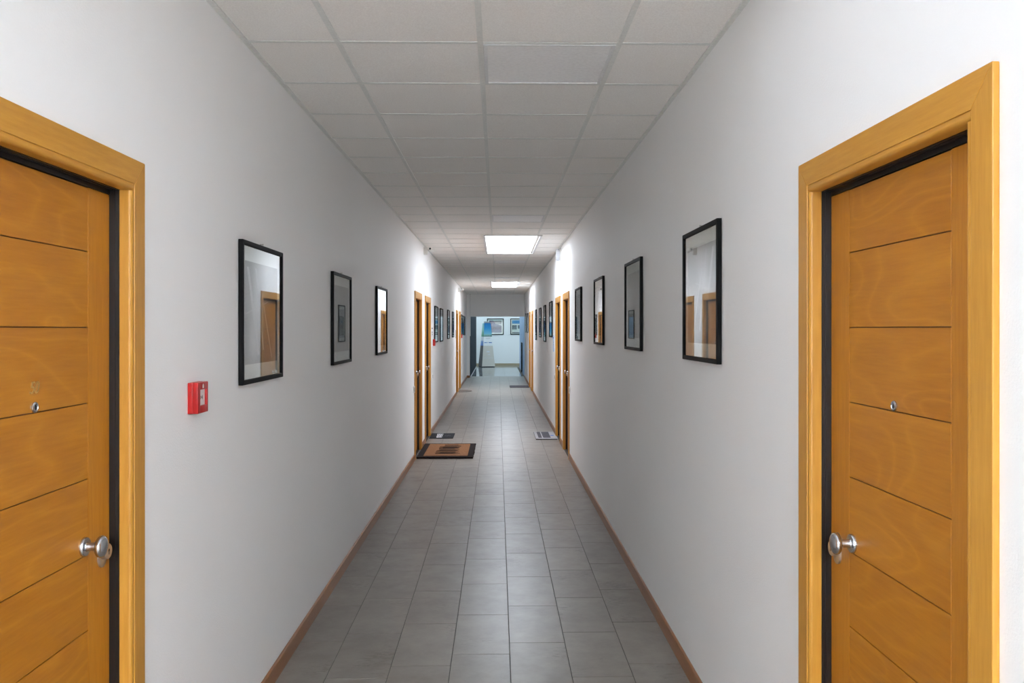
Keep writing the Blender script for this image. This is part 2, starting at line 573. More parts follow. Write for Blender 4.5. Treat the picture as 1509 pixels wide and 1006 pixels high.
# ------------------------------------------------------------------ skirting
for side, xf, sg, doors in (('left', XL, 1, DOORS_L), ('right', XR, -1, DOORS_R)):
    root = empty('baseboard_' + side, (xf, 0, 0),
                 'beech skirting along the wall with the ' + ('red alarm boxes' if side == 'left' else 'oval wall lamp'), 'skirting', kind='structure')
    cur = Y_BACK
    runs = []
    for d in doors:
        runs.append((cur, d)); cur = d + DW
    runs.append((cur, Y_END))
    for a, b in runs:
        n = max(1, round((b - a) / 2.45))
        for k in range(n):
            ya, yb = a + (b - a) * k / n, a + (b - a) * (k + 1) / n

            def sk(bm, ya=ya + 0.0008, yb=yb - 0.0008):
                pts = [(0, 0.0), (sg * 0.012, 0.0), (sg * 0.012, 0.070), (sg * 0.010, 0.077), (sg * 0.005, 0.081), (0, 0.082)]
                bm_prism(bm, pts, 'y', ya, yb)
            part('skirting_board', sk, 'skirting', root)
be = empty('baseboard_end', (XL + 0.05, Y_END, 0), 'short brown skirting piece at the foot of the narrow wall return', 'skirting', kind='structure')
part('skirting_board', lambda bm: bm_prism(bm, [(0, 0), (-0.012, 0), (-0.012, 0.075), (-0.006, 0.082), (0, 0.082)], 'x', -0.05, 0.053), 'skirting', be)


# ------------------------------------------------------------------ doors
def make_door(idx, side, y0, label, number=None):
    """y0: outer edge of the surround nearest the camera. Knob on the far stile."""
    sg = 1 if side == 'L' else -1           # outward direction in x
    xf = XL if side == 'L' else XR
    root = empty('door_%d' % idx, (xf, y0, 0), label, 'door', 'beech corridor doors', 'structure')
    W, T = DW, CAS_TOP
    f, lip = 0.072, 0.020                   # flat casing width, rounded lip
    out = 0.014
    K = lambda *a: (side,) + a

    def leg(bm, near):
        if near:
            pts = [(0, 0), (f, 0), (f, T - f), (0, T)]
        else:
            pts = [(W, 0), (W - f, 0), (W - f, T - f), (W, T)]
        bm_prism(bm, pts, 'x', 0, sg * out, bevel=0.0022, seg=2)
    part('casing_leg', lambda bm: leg(bm, True), 'casing_z', root, key=K('leg0'))
    part('casing_leg', lambda bm: leg(bm, False), 'casing_z', root, key=K('leg1'))
    part('casing_head', lambda bm: bm_prism(bm, [(0.0006, T), (W - 0.0006, T), (W - f - 0.0006, T - f), (f + 0.0006, T - f)], 'x', 0, sg * out, bevel=0.0018, seg=2), 'casing_y', root, key=K('head'))
    # jamb lining with a half-round front edge
    xin = -0.022

    def lining(bm, which):
        r = 0.010
        prof = []                            # (out, inset) inset measured from flat casing edge
        prof = [(xin, 0.0), (out - 0.003, 0.0)]
        for k in range(7):
            a = math.pi / 2 * k / 6
            prof.append((out - 0.003 - r + r * math.cos(a) + 0.002, lip - r + r * math.sin(a)))
        prof.append((xin, lip))
        if which == 'h':
            pts = [(sg * o, T - f - i) for o, i in prof]
            bm_prism(bm, pts, 'y', f + 0.001, W - f - 0.001)
        else:
            pts = [(sg * o, (f + i) if which == 'n' else (W - f - i)) for o, i in prof]
            bm_prism(bm, pts, 'z', 0, T - f - lip - 0.0008)
    part('jamb_lining', lambda bm: lining(bm, 'n'), 'casing_z', root, key=K('jn'), smooth=True)
    part('jamb_lining', lambda bm: lining(bm, 'f'), 'casing_z', root, key=K('jf'), smooth=True)
    part('jamb_lining', lambda bm: lining(bm, 'h'), 'casing_y', root, key=K('jh'), smooth=True)
    # black steel frame: reveals behind the lining with a thin bead
    a, b, top = f + lip, W - f - lip, T - f - lip
    lf = -0.050                              # face of the leaf behind the wall plane

    def steel(bm):
        for (u0, u1) in ((f - 0.02, a + 0.001), (b - 0.001, W - f + 0.02)):
            bm_box(bm, sg * (xin - 0.001), sg * -0.12, u0, u1, 0, top + 0.02)
        bm_box(bm, sg * (xin - 0.001), sg * -0.12, a, b, top - 0.001, top + 0.02)
        bm_box(bm, sg * (lf + 0.001), sg * -0.12, a, b, top - 0.014, top)
        # bead
        for u in (a + 0.0015, b - 0.0015):
            bm_box(bm, sg * -0.033, sg * -0.038, u - 0.0012, u + 0.0012, 0, top)
        bm_box(bm, sg * -0.033, sg * -0.038, a, b, top - 0.0027, top - 0.0003)
    part('steel_frame', steel, 'black_steel', root, key=K('steel'))
    boxp('threshold', 'black_steel', (sg * -0.02, sg * -0.12, a, b, 0.0, 0.006), root, key=K('thr'))
    # leaf: core with stiles and ten horizontal panels
    g0, g1, gt, gb = a + 0.003, b - 0.003, top - 0.016, 0.010
    leaf = boxp('leaf', 'groove', (sg * (lf - 0.004), sg * -0.11, g0, g1, gb, gt), root, key=K('leafcore'))
    sn, sf = g0 + 0.165, g1 - 0.126          # vertical joints
    boxp('stile', 'wood_z', (sg * lf, sg * (lf - 0.006), g0, sn - 0.0006, gb, gt), leaf, bevel=0.0006, key=K('st0'))
    boxp('stile', 'wood_z', (sg * lf, sg * (lf - 0.006), sf + 0.0006, g1, gb, gt), leaf, bevel=0.0006, key=K('st1'))
    gz = [gb] + [1.691 + 0.2078 * k for k in range(-7, 2)] + [gt]
    for k in range(len(gz) - 1):
        h = gz[k + 1] - gz[k] - 0.0032
        boxp('door_panel', 'wood_p', (sg * lf, sg * (lf - 0.006), sn + 0.0006, sf - 0.0006, -h / 2, h / 2), leaf, bevel=0.0006,
             loc=(0, 0, (gz[k] + gz[k + 1]) / 2), key=K('pan', round(h, 4)))
    # knob
    ku, kz = 2.318 - 1.551, 1.095
    ax = (sg, 0, 0)
    kn = part('knob', lambda bm: bm_lathe(bm, [(0, 0.0265), (0.005, 0.0265), (0.008, 0.0245), (0.0085, 0.013), (0.012, 0.0113), (0.034, 0.0113), (0.036, 0.014), (0.038, 0.024), (0.042, 0.0285), (0.048, 0.030), (0.053, 0.0285), (0.057, 0.023), (0.0585, 0.014), (0.059, 0.0)], (sg * lf, ku, kz), ax, 36), 'chrome', leaf, key=K('knob'), smooth=True)
    # key escutcheon
    eu, ez = 2.416 - 1.551, 1.057

    def esc(bm):
        n = 14; r, hh = 0.0215, 0.0235
        pts = [(eu + r * math.cos(math.pi * i / n), ez + hh + r * math.sin(math.pi * i / n)) for i in range(n + 1)]
        pts += [(eu + r * math.cos(math.pi + math.pi * i / n), ez - hh + r * math.sin(math.pi + math.pi * i / n)) for i in range(n + 1)]
        bm_prism(bm, pts, 'x', sg * lf, sg * (lf + 0.007), bevel=0.0015, seg=2)
    es = part('escutcheon', esc, 'dull_nickel', leaf, key=K('esc'), smooth=True)
    part('key_cylinder', lambda bm: bm_lathe(bm, [(0.007, 0.0222), (0.021, 0.0217), (0.023, 0.0200), (0.0232, 0.0)], (sg * lf, eu, ez), ax, 32), 'dull_nickel', leaf, key=K('cyl'), smooth=True)

    def hole(bm):
        bm_lathe(bm, [(0.0228, 0.0042), (0.0236, 0.0042)], (sg * lf, eu, ez + 0.003), ax, 14)
        bm_box(bm, sg * (lf + 0.0228), sg * (lf + 0.0236), eu - 0.0018, eu + 0.0018, ez - 0.009, ez + 0.003)
    part('keyhole', hole, 'dark_hole', leaf, key=K('hole'))
    # peephole
    pu, pz = 2.072 - 1.551, 1.4965
    ph = part('peephole', lambda bm: bm_lathe(bm, [(0, 0.0135), (0.003, 0.0135), (0.005, 0.0115), (0.0055, 0.0085), (0.0035, 0.0075), (0.0032, 0.0)], (sg * lf, pu, pz), ax, 28), 'chrome', leaf, key=K('peep'), smooth=True)
    part('peephole_lens', lambda bm: bm_lathe(bm, [(0.0030, 0.007), (0.0045, 0.0055), (0.0053, 0.0)], (sg * lf, pu, pz), ax, 18), 'lens', leaf, key=K('lens'), smooth=True)
    if number:
        cu = bpy.data.curves.new('numeral', 'FONT'); cu.body = number
        cu.size = 0.042; cu.extrude = 0.0012; cu.shear = 0.25; cu.space_character = 0.92
        cu.align_x = 'CENTER'; cu.align_y = 'CENTER'
        tmp = bpy.data.objects.new('numeral_curve', cu); COL.objects.link(tmp)
        dg = bpy.context.evaluated_depsgraph_get()
        me = bpy.data.meshes.new_from_object(tmp.evaluated_get(dg))
        bpy.data.objects.remove(tmp)
        # lettering lies in x,y -> world y,z facing the corridor
        R = Matrix(((0, 0, sg, 0), (sg, 0, 0, 0), (0, 1, 0, 0), (0, 0, 0, 1)))
        me.transform(R)
        me.materials.clear(); me.materials.append(M['brass'])
        o = bpy.data.objects.new('numeral', me); COL.objects.link(o); o.parent = leaf
        o.location = (sg * (lf + 0.0014), 2.068 - 1.551, 1.543)
        o['label'] = 'pale brass door number'
    return root


make_door(1, 'L', DOORS_L[0], 'honey beech door with brass number, next to the red alarm box', number='50')
make_door(2, 'R', DOORS_R[0], 'honey beech door with peephole and no number, opposite the numbered door')
make_door(3, 'L', DOORS_L[1], 'beech door behind the big brown coir doormat')
make_door(4, 'L', DOORS_L[2], 'beech door behind the small charcoal doormat')
make_door(5, 'R', DOORS_R[1], 'beech door beside the grey switch plate, no doormat before it')
make_door(6, 'R', DOORS_R[2], 'beech door at the grey doormat with blue mark')
make_door(7, 'L', DOORS_L[3], 'far beech door beside the narrow grey plaque')
make_door(8, 'L', DOORS_L[4], 'far beech door next to the last red alarm box')
make_door(9, 'R', DOORS_R[3], 'far beech door just before the plain dark grey doormat')
make_door(10, 'R', DOORS_R[4], 'far beech door at the plain dark grey doormat')


# ------------------------------------------------------------------ framed pictures
def make_picture(side, y0, w, z0, z1, pr, label, group, border=0.05, nail=True):
    sg = 1 if side == 'L' else -1
    xf = XL if side == 'L' else XR
    h = z1 - z0
    root = empty('framed_picture', (xf, y0 + w / 2, z0), label, 'picture', group)
    fw, d = 0.020, 0.022
    hw = w / 2

    def fr(bm):
        for s in (-1, 1):
            bm_prism(bm, [(s * hw, 0), (s * (hw - fw), fw), (s * (hw - fw), h - fw), (s * hw, h)], 'x', sg * 0.002, sg * d, bevel=0.002, seg=2)
        bm_prism(bm, [(-hw, 0), (hw, 0), (hw - fw, fw), (-hw + fw, fw)], 'x', sg * 0.002, sg * d, bevel=0.002, seg=2)
        bm_prism(bm, [(-hw, h), (hw, h), (hw - fw, h - fw), (-hw + fw, h - fw)], 'x', sg * 0.002, sg * d, bevel=0.002, seg=2)
    k = (side, round(w, 3), round(h, 3))
    part('frame', fr, 'black_frame', root, key=('pf',) + k)
    iw = hw - fw + 0.002
    boxp('mount_board', 'passe', (sg * 0.004, sg * 0.009, -iw, iw, fw - 0.002, h - fw + 0.002), root, key=('pm',) + k)
    bw = border
    prt = boxp('print', pr, (sg * 0.0085, sg * 0.0100, -iw + bw, iw - bw, fw + bw * 1.25, h - fw - bw * 1.25), root)
    if pr == 'print_a':                       # pale steel beams crossing the photograph
        for (u0, v0, u1, v1, t_) in ((-0.22, 0.50, -0.06, 0.12, 0.016), (-0.10, 0.50, 0.02, 0.14, 0.010), (-0.24, 0.30, 0.10, 0.36, 0.012), (-0.02, 0.42, 0.16, 0.10, 0.008)):
            part('beam_mark', lambda bm: bm_prism(bm, [(u0 - t_, v0), (u0 + t_, v0), (u1 + t_, v1), (u1 - t_, v1)], 'x', sg * 0.0100, sg * 0.0104), 'mat_grey', prt)
    boxp('glass_pane', 'glass', (sg * 0.0135, sg * 0.0155, -iw, iw, fw - 0.002, h - fw + 0.002), root, key=('pg',) + k)
    if nail:
        part('hook', lambda bm: bm_lathe(bm, [(0, 0.0018), (0.012, 0.0018), (0.013, 0.0035), (0.015, 0.0035)], (0, 0.0, h + 0.008), (sg, 0, 0), 8), 'dull_nickel', root, key=('pn', side, round(h, 3)))
    return root


PW, PH = 0.672, 0.607
gl_ = 'framed prints along the corridor'
make_picture('L', 3.515, 0.655, 1.453, 2.060, 'print_a', 'black-framed print of pale beams, next to the near red alarm box', gl_)
make_picture('L', 5.450, PW, 1.453, 2.060, 'print_b', 'black-framed dull grey print, middle of the three beyond the near alarm box', gl_)
make_picture('L', 7.430, PW, 1.457, 2.066, 'print_e', 'black-framed print hanging last before the door with coir mat', gl_)
make_picture('L', 14.28, 0.75, 1.463, 2.083, 'print_c', 'black-framed print just above and beyond the middle red alarm box', gl_)
make_picture('L', 15.62, 0.75, 1.455, 2.077, 'print_d', 'black-framed print second along from the middle red alarm box', gl_)
make_picture('L', 17.91, 0.72, 1.478, 2.100, 'print_d', 'black-framed print third along from the middle red alarm box', gl_)
make_picture('L', 19.79, 0.70, 1.495, 2.100, 'print_c', 'black-framed print nearest the narrow grey plaque', gl_)
make_picture('L', 24.69, 0.62, 1.520, 2.120, 'print_b', 'small dark framed print directly above the last red alarm box', gl_)
make_picture('L', 25.65, 0.66, 1.510, 2.100, 'print_c', 'dark framed print second beyond the last red alarm box', gl_)
make_picture('L', 26.85, 0.70, 1.495, 2.095, 'print_e', 'dark framed print last before the narrow wall return', gl_)
make_picture('R', 3.488, 0.658, 1.540, 2.147, 'print_a', 'black-framed print of pale beams, nearest the unnumbered door', gl_)
make_picture('R', 5.385, PW, 1.545, 2.152, 'print_b', 'black-framed dull grey print, second beyond the unnumbered door', gl_)
make_picture('R', 7.330, PW, 1.547, 2.152, 'print_e', 'black-framed print reflecting two doors, third beyond the unnumbered door', gl_)
make_picture('R', 9.285, PW, 1.552, 2.156, 'print_c', 'black-framed dark facade print beside the door without doormat', gl_)
make_picture('R', 14.25, 0.74, 1.550, 2.165, 'sky_print', 'black-framed print with pale blue part, next to the wall notice', gl_)
make_picture('R', 16.19, 0.66, 1.442, 2.154, 'print_d', 'tall black-framed violet print second beyond the wall notice', gl_, nail=False)
make_picture('R', 17.93, 0.76, 1.513, 2.147, 'print_d', 'black-framed violet print third beyond the wall notice', gl_)
make_picture('R', 19.99, 0.62, 1.430, 2.157, 'print_b', 'tall narrow framed print last before the far pair of doors', gl_, nail=False)
make_picture('R', 25.53, 0.70, 1.580, 2.175, 'print_c', 'dark framed print just beyond the plain dark grey doormat', gl_)
make_picture('R', 27.31, 0.72, 1.585, 2.200, 'print_b', 'dark framed print nearest the passage with the blue-lit wall', gl_)


# ------------------------------------------------------------------ red alarm call points
def make_alarm(y0, z0, w, h, label):
    root = empty('fire_alarm_box', (XL, y0 + w / 2, z0), label, 'alarm box', 'red alarm call points')
    hw = w / 2

    def body(bm):
        d0, d1 = 0.0, 0.020
        bm_box(bm, 0.0, 0.018, -hw, hw, 0, h, bevel=0.002, seg=2)
        # raised front frame around the window
        bm_box(bm, 0.018, 0.036, -hw, -hw + 0.026, 0, h, bevel=0.003, seg=2)
        bm_box(bm, 0.018, 0.036, hw - 0.014, hw, 0, h, bevel=0.003, seg=2)
        bm_box(bm, 0.018, 0.036, -hw + 0.02, hw - 0.01, 0, 0.026, bevel=0.003, seg=2)
        bm_box(bm, 0.018, 0.036, -hw + 0.02, hw - 0.01, h - 0.026, h, bevel=0.003, seg=2)
    part('housing', body, 'red', root, smooth=True)
    pl = boxp('break_plate', 'white_plastic', (0.018, 0.028, -hw + 0.024, hw - 0.013, 0.025, h - 0.024), root, bevel=0.001)
    part('arrow_mark', lambda bm: [bm_box(bm, 0.028, 0.0286, -0.016, -0.004, h / 2 - 0.006, h / 2 + 0.006),
                                   bm_prism(bm, [(0.004, h / 2), (0.014, h / 2 + 0.008), (0.014, h / 2 - 0.008)], 'x', 0.028, 0.0286),
                                   bm_prism(bm, [(-0.020, h / 2), (-0.030, h / 2 + 0.006), (-0.030, h / 2 - 0.006)], 'x', 0.028, 0.0286)], 'ink', pl)
    # small white house-and-flame mark on the top bar
    part('pictogram', lambda bm: [bm_prism(bm, [(-0.006, h - 0.021), (0.006, h - 0.021), (0.006, h - 0.011), (0.0, h - 0.005), (-0.006, h - 0.011)], 'x', 0.0358, 0.0365)], 'white_plastic', root)
    return root


make_alarm(2.949, 1.392, 0.104, 0.108, 'red break-glass alarm box next to the door with brass number')
make_alarm(14.02, 1.411, 0.112, 0.110, 'red break-glass alarm box under the black and white notice')
make_alarm(24.79, 1.432, 0.112, 0.112, 'red break-glass alarm box next to the farthest door')


# ------------------------------------------------------------------ wall notices, switches, lamps and sensors
def notice(name, side, y0, w, z0, h, mat, label, cat, marks=()):
    sg = 1 if side == 'L' else -1
    xf = XL if side == 'L' else XR
    e = empty(name, (xf, y0 + w / 2, z0), label, cat)
    sh = boxp('sheet', mat, (0, sg * 0.004, -w / 2, w / 2, 0, h), e, bevel=0.0008)
    for (u0, u1, v0, v1, m) in marks:
        boxp('print_mark', m, (sg * 0.004, sg * 0.0046, u0 * w - w / 2, u1 * w - w / 2, v0 * h, v1 * h), sh)
    return e


notice('wall_notice', 'L', 13.70, 0.26, 1.565, 0.155, 'paper', 'small white notice with black marks above the middle alarm box', 'notice',
       [(0.1, 0.9, 0.82, 0.93, 'ink'), (0.35, 0.75, 0.38, 0.55, 'ink'), (0.40, 0.80, 0.18, 0.30, 'ink')])
notice('wall_notice', 'R', 13.92, 0.24, 1.313, 0.275, 'paper_blue', 'pale blue paper notice beside the door with grey mat', 'notice',
       [(0.15, 0.85, 0.80, 0.88, 'mat_blue'), (0.15, 0.85, 0.55, 0.60, 'grey_plastic'), (0.15, 0.7, 0.40, 0.45, 'grey_plastic')])
e = notice('wall_plaque', 'L', 21.47, 0.20, 1.455, 0.212, 'grey_plastic', 'narrow grey plaque beside a far door', 'plaque')


def switch(side, y0, z0, label):
    sg = 1 if side == 'L' else -1
    xf = XL if side == 'L' else XR
    w, h = 0.115, 0.088
    e = empty('light_switch', (xf, y0 + w / 2, z0), label, 'switch', 'wall switches by the doors')
    boxp('plate', 'white_plastic', (0, sg * 0.010, -w / 2, w / 2, 0, h), e, bevel=0.003, seg=2)
    for k in (-1, 0, 1):
        boxp('rocker', 'grey_plastic', (sg * 0.009, sg * 0.014, k * 0.026 - 0.011, k * 0.026 + 0.011, 0.018, h - 0.018), e, bevel=0.0015)


switch('L', 10.765, 0.872, 'grey wall switch before the door with the coir mat')
switch('L', 13.79, 0.872, 'small wall switch below the middle red alarm box')
switch('R', 10.805, 0.858, 'grey wall switch before the door without doormat')
switch('R', 13.60, 0.872, 'small wall switch beyond the door with the grey mat')
switch('L', 21.50, 0.90, 'small wall switch below the narrow grey plaque')

# oval wall lamp
e = empty('wall_lamp', (XR, 12.42, 2.69), 'white oval wall lamp high above the two doors', 'wall lamp')


def pill(bm, r0, hh, x0, x1, bev):
    n = 12
    pts = [(r0 * math.cos(math.pi * i / n), hh + r0 * math.sin(math.pi * i / n)) for i in range(n + 1)]
    pts += [(r0 * math.cos(math.pi + math.pi * i / n), -hh + r0 * math.sin(math.pi + math.pi * i / n)) for i in range(n + 1)]
    bm_prism(bm, [(p[0], p[1] + 0.09) for p in pts], 'x', x0, x1, bevel=bev, seg=3)


part('base_plate', lambda bm: pill(bm, 0.056, 0.036, 0, -0.022, 0.004), 'white_plastic', e, smooth=True)
part('cover', lambda bm: pill(bm, 0.050, 0.036, -0.022, -0.072, 0.018), 'clear_plastic', e, smooth=True)
part('screw', lambda bm: bm_lathe(bm, [(0, 0.006), (0.003, 0.006), (0.004, 0.004)], (-0.072, 0, 0.012 + 0.05), (-1, 0, 0), 10), 'dull_nickel', e)


def sensor(y0, z0, label, reach):
    e = empty('wall_sensor', (XL, y0, z0), label, 'sensor', 'white sensor units under the ceiling')
    boxp('bracket', 'white_plastic', (0, 0.055, -0.04, 0.04, 0, 0.105), e, bevel=0.006, seg=2)
    part('arm', lambda bm: bm_lathe(bm, [(0, 0.014), (reach - 0.09, 0.014)], (0.05, 0, 0.078), (1, 0, 0), 16), 'white_plastic', e, smooth=True)
    hd = part('head', lambda bm: bm_lathe(bm, [(-0.085, 0.0), (-0.083, 0.022), (-0.075, 0.031), (0.05, 0.033), (0.062, 0.027), (0.064, 0.0)], (reach - 0.03, 0, 0.072), (0.15, 1, -0.1), 20), 'white_plastic', e, smooth=True)
    part('lens', lambda bm: bm_lathe(bm, [(0, 0.016), (0.004, 0.013), (0.006, 0.0)], (reach - 0.03 - 0.0127, -0.0835, 0.080), (-0.15, -1, 0.1), 16), 'lens', hd, smooth=True)
    return e


sensor(12.31, 2.770, 'white sensor unit under the ceiling beside the lit panel', 0.14)
sensor(23.05, 2.70, 'white sensor unit under the ceiling by the farthest lit panel', 0.14)


# ------------------------------------------------------------------ doormats
def mat_root(x0, x1, y0, y1, label):
    return empty('doormat', ((x0 + x1) / 2, (y0 + y1) / 2, 0), label, 'doormat')


# big coir mat with frayed black border
x0, x1, y0, y1 = -1.062, -0.322, 11.02, 12.33
e = mat_root(x0, x1, y0, y1, 'brown coir doormat with black border and faded black lettering')
hw, hl = (x1 - x0) / 2, (y1 - y0) / 2


def coir_base(bm):
    rnd = random.Random(3)
    pts = []
    n = 26
    for i in range(n + 1):
        pts.append((hw + rnd.uniform(-0.008, 0.008), -hl + 2 * hl * i / n))
    for i in range(1, n):
        pts.append((hw - 2 * hw * i / n, hl + rnd.uniform(-0.01, 0.006)))
    for i in range(n + 1):
        pts.append((-hw + rnd.uniform(0, 0.006), hl - 2 * hl * i / n))
    for i in range(1, n):
        pts.append((-hw + 2 * hw * i / n, -hl + rnd.uniform(-0.006, 0.010)))
    bm_prism(bm, pts, 'z', 0.0006, 0.024)


part('border', coir_base, 'coir_black', e)


def coir_field(bm):
    n1, n2 = 40, 40
    rnd = random.Random(5)
    a0, a1, b0, b1 = -hw + 0.085, hw - 0.075, -hl + 0.10, hl - 0.075
    g = [[bm.verts.new((a0 + (a1 - a0) * i / n1, b0 + (b1 - b0) * j / n2, 0.0275 + rnd.uniform(-0.0018, 0.0018))) for j in range(n2 + 1)] for i in range(n1 + 1)]
    for i in range(n1):
        for j in range(n2):
            bm.faces.new((g[i][j], g[i + 1][j], g[i + 1][j + 1], g[i][j + 1]))
    bnd = [ed for ed in bm.edges if ed.is_boundary]
    r = bmesh.ops.extrude_edge_only(bm, edges=bnd)
    for v in [x for x in r['geom'] if isinstance(x, bmesh.types.BMVert)]:
        v.co.z = 0.020


fld = part('coir_field', coir_field, 'coir', e)


def worn_letters(bm):
    rnd = random.Random(12)
    # faded script in four short lines, read from the door side
    for li, (xc, a, b) in enumerate(((-0.02, -0.40, -0.05), (0.03, -0.36, 0.02), (0.0, -0.10, 0.28), (0.05, 0.10, 0.48))):
        u = a
        while u < b:
            s = rnd.uniform(0.02, 0.05)
            bm_box(bm, xc - 0.14 + rnd.uniform(0, .03), xc + 0.13 + rnd.uniform(-.05, .04), u, u + s * 0.6, 0.029, 0.0305)
            u += s + rnd.uniform(0.02, 0.06)


part('lettering', worn_letters, 'coir_black', fld)

# small charcoal mat with white lettering block
x0, x1, y0, y1 = -1.060, -0.690, 13.06, 13.66
e = mat_root(x0, x1, y0, y1, 'small charcoal doormat with a block of white lettering')
hw, hl = (x1 - x0) / 2, (y1 - y0) / 2
boxp('pile', 'mat_dark', (-hw, hw, -hl, hl, 0.0005, 0.010), e, bevel=0.002)


def white_block(bm):
    rnd = random.Random(2)
    for r in range(7):
        u = -hl + 0.05 + r * 0.072
        x = -0.085 + rnd.uniform(-0.01, 0.01)
        while x < 0.0:
            s = rnd.uniform(0.012, 0.03)
            bm_box(bm, x, min(x + s, 0.008), u, u + 0.050, 0.010, 0.0108)
            x += s + 0.006


part('lettering', white_block, 'paper', e)
part('small_marks', lambda bm: [bm_box(bm, x, x + 0.016, -0.06 + d, 0.03 + d, 0.010, 0.0107) for x, d in ((0.045, 0), (0.075, -0.02), (0.088, 0.03), (0.115, 0))], 'mat_mid', e)

# grey mat with dark fields and a blue mark
x0, x1, y0, y1 = 0.585, 0.912, 12.90, 13.80
e = mat_root(x0, x1, y0, y1, 'light grey doormat with dark rectangles and a blue mark')
hw, hl = (x1 - x0) / 2, (y1 - y0) / 2
boxp('rubber_back', 'rubber', (-hw, hw, -hl, hl, 0.0005, 0.010), e, bevel=0.001)
pf = boxp('pile', 'mat_grey', (-hw, hw, -hl + 0.02, hl, 0.010, 0.0125), e)
boxp('dark_field', 'mat_mid', (-hw + 0.045, -hw + 0.10, -hl + 0.14, hl - 0.02, 0.0125, 0.0132), pf)
boxp('dark_field', 'mat_mid', (-hw + 0.118, -hw + 0.235, -hl + 0.14, hl - 0.02, 0.0125, 0.0132), pf)
part('blue_mark', lambda bm: bm_lathe(bm, [(0, 0.033), (0.0008, 0.033)], (hw - 0.055, -0.02, 0.0125), (0, 0, 1), 16), 'mat_blue', pf)

x0, x1, y0, y1 = 0.350, 0.912, 24.40, 25.25
e = mat_root(x0, x1, y0, y1, 'plain dark grey doormat at a far door')
hw, hl = (x1 - x0) / 2, (y1 - y0) / 2
boxp('rubber_back', 'rubber', (-hw, hw, -hl, hl, 0.0005, 0.006), e)
boxp('pile', 'mat_mid', (-hw + 0.012, hw - 0.012, -hl + 0.012, hl - 0.012, 0.006, 0.014), e, bevel=0.002)

e = empty('doormat', (-1.058, 23.1, 0), 'pale greige half-round doormat at a far door', 'doormat')


def half(bm, r, z0, z1):
    bm_prism(bm, [(r * 0.85 * math.sin(math.pi * i / 18), -r * math.cos(math.pi * i / 18)) for i in range(19)], 'z', z0, z1)


part('backing', lambda bm: half(bm, 0.42, 0.0005, 0.005), 'mat_mid', e)
part('pile', lambda bm: half(bm, 0.405, 0.005, 0.011), 'mat_pale', e)

# ------------------------------------------------------------------ hall beyond the passage
Y_B = 39.4
hf = boxp('floor_hall', 'grout', (-4.2, 4.6, Y_HALL, Y_B + 0.2, -0.12, -0.0014))
tag(hf, 'polished grey tiled floor of the bright hall', 'floor', kind='structure')
for i in range(-4, 6):
    for j in range(15):
        xa, ya = i * 0.6 - 0.34, Y_HALL + j * 0.6
        if ya + 0.6 > Y_B + 0.1 or (ya < 37 and (xa < -1.3 or xa > 0.5)):
            continue
        part('floor_tile', lambda bm: bm_box(bm, 0.002, 0.598, 0.002, 0.598, -0.008, 0), 'hall_tile', hf, (xa, ya, 0), key='hft')
nv = part('wall_hall_left', lambda bm: bm_box(bm, -1.30, -0.972, Y_END + 0.12, 37.8, 0, 3.2), 'navy')
tag(nv, 'dark navy panelled wall at the passage end', 'wall', kind='structure')
for k in range(7):
    boxp('navy_panel', 'navy', (-0.972, -0.958, Y_END + 0.14 + k * 1.18, Y_END + 0.14 + k * 1.18 + 1.165, 0.03, 2.9), nv, bevel=0.003)
boxp('foot_rail', 'white_metal', (-0.972, -0.950, Y_END + 0.7, 37.8, 0.0, 0.03), nv)
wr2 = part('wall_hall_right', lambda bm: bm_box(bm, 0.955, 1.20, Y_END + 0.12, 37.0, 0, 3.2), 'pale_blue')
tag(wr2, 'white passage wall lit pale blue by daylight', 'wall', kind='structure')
wbk = boxp('wall_hall_back', 'hall_wall', (-4.2, 4.6, Y_B, Y_B + 0.2, 0, 3.2))
tag(wbk, 'pale hall wall behind the tapered display', 'wall', kind='structure')
bb = boxp('baseboard_hall', plain('stone skirting', S(164, 152, 128), 0.5), (-4.2, 4.6, Y_B - 0.014, Y_B, 0, 0.10))
tag(bb, 'beige stone skirting at the foot of the hall wall', 'skirting', kind='structure')
for nm, xx in (('wall_hall_west', -4.3), ('wall_hall_east', 4.6)):
    w_ = boxp(nm, 'hall_wall', (xx, xx + 0.12, 36.8, Y_B + 0.2, 0, 3.2))
    tag(w_, 'white end wall of the hall ' + ('beyond the navy panel' if xx < 0 else 'beyond the pale blue wall'), 'wall', kind='structure')
w_ = boxp('wall_hall_front', 'hall_wall', (-4.2, -1.30, 37.6, 37.75, 0, 3.2)); tag(w_, 'white hall wall behind the navy panel', 'wall', kind='structure')
w_ = boxp('wall_hall_side', 'hall_wall', (1.20, 4.6, 36.85, 37.0, 0, 3.2)); tag(w_, 'white hall wall behind the pale blue wall', 'wall', kind='structure')
# unseen glass roof on steel bars, added to daylight the hall
rf = empty('ceiling_hall', (0, 34.5, 3.2), 'glazed roof over the hall with steel bars', 'glass roof', kind='structure')
for k in range(6):
    ya = Y_END + 0.14 + k * 1.72 - 34.5
    boxp('roof_bar', 'white_metal', (-4.2 if ya > 2.6 else -1.3, 4.6 if ya > 2.6 else 1.2, ya - 0.03, ya + 0.03, 0, 0.08), rf)
boxp('glass_pane', 'roof_glass', (-1.3, 1.2, Y_END + 0.12 - 34.5, 37.0 - 34.5, 0.08, 0.09), rf)
boxp('glass_pane', 'roof_glass', (-4.2, 4.6, 37.0 - 34.5, Y_B + 0.2 - 34.5, 0.08, 0.09), rf)

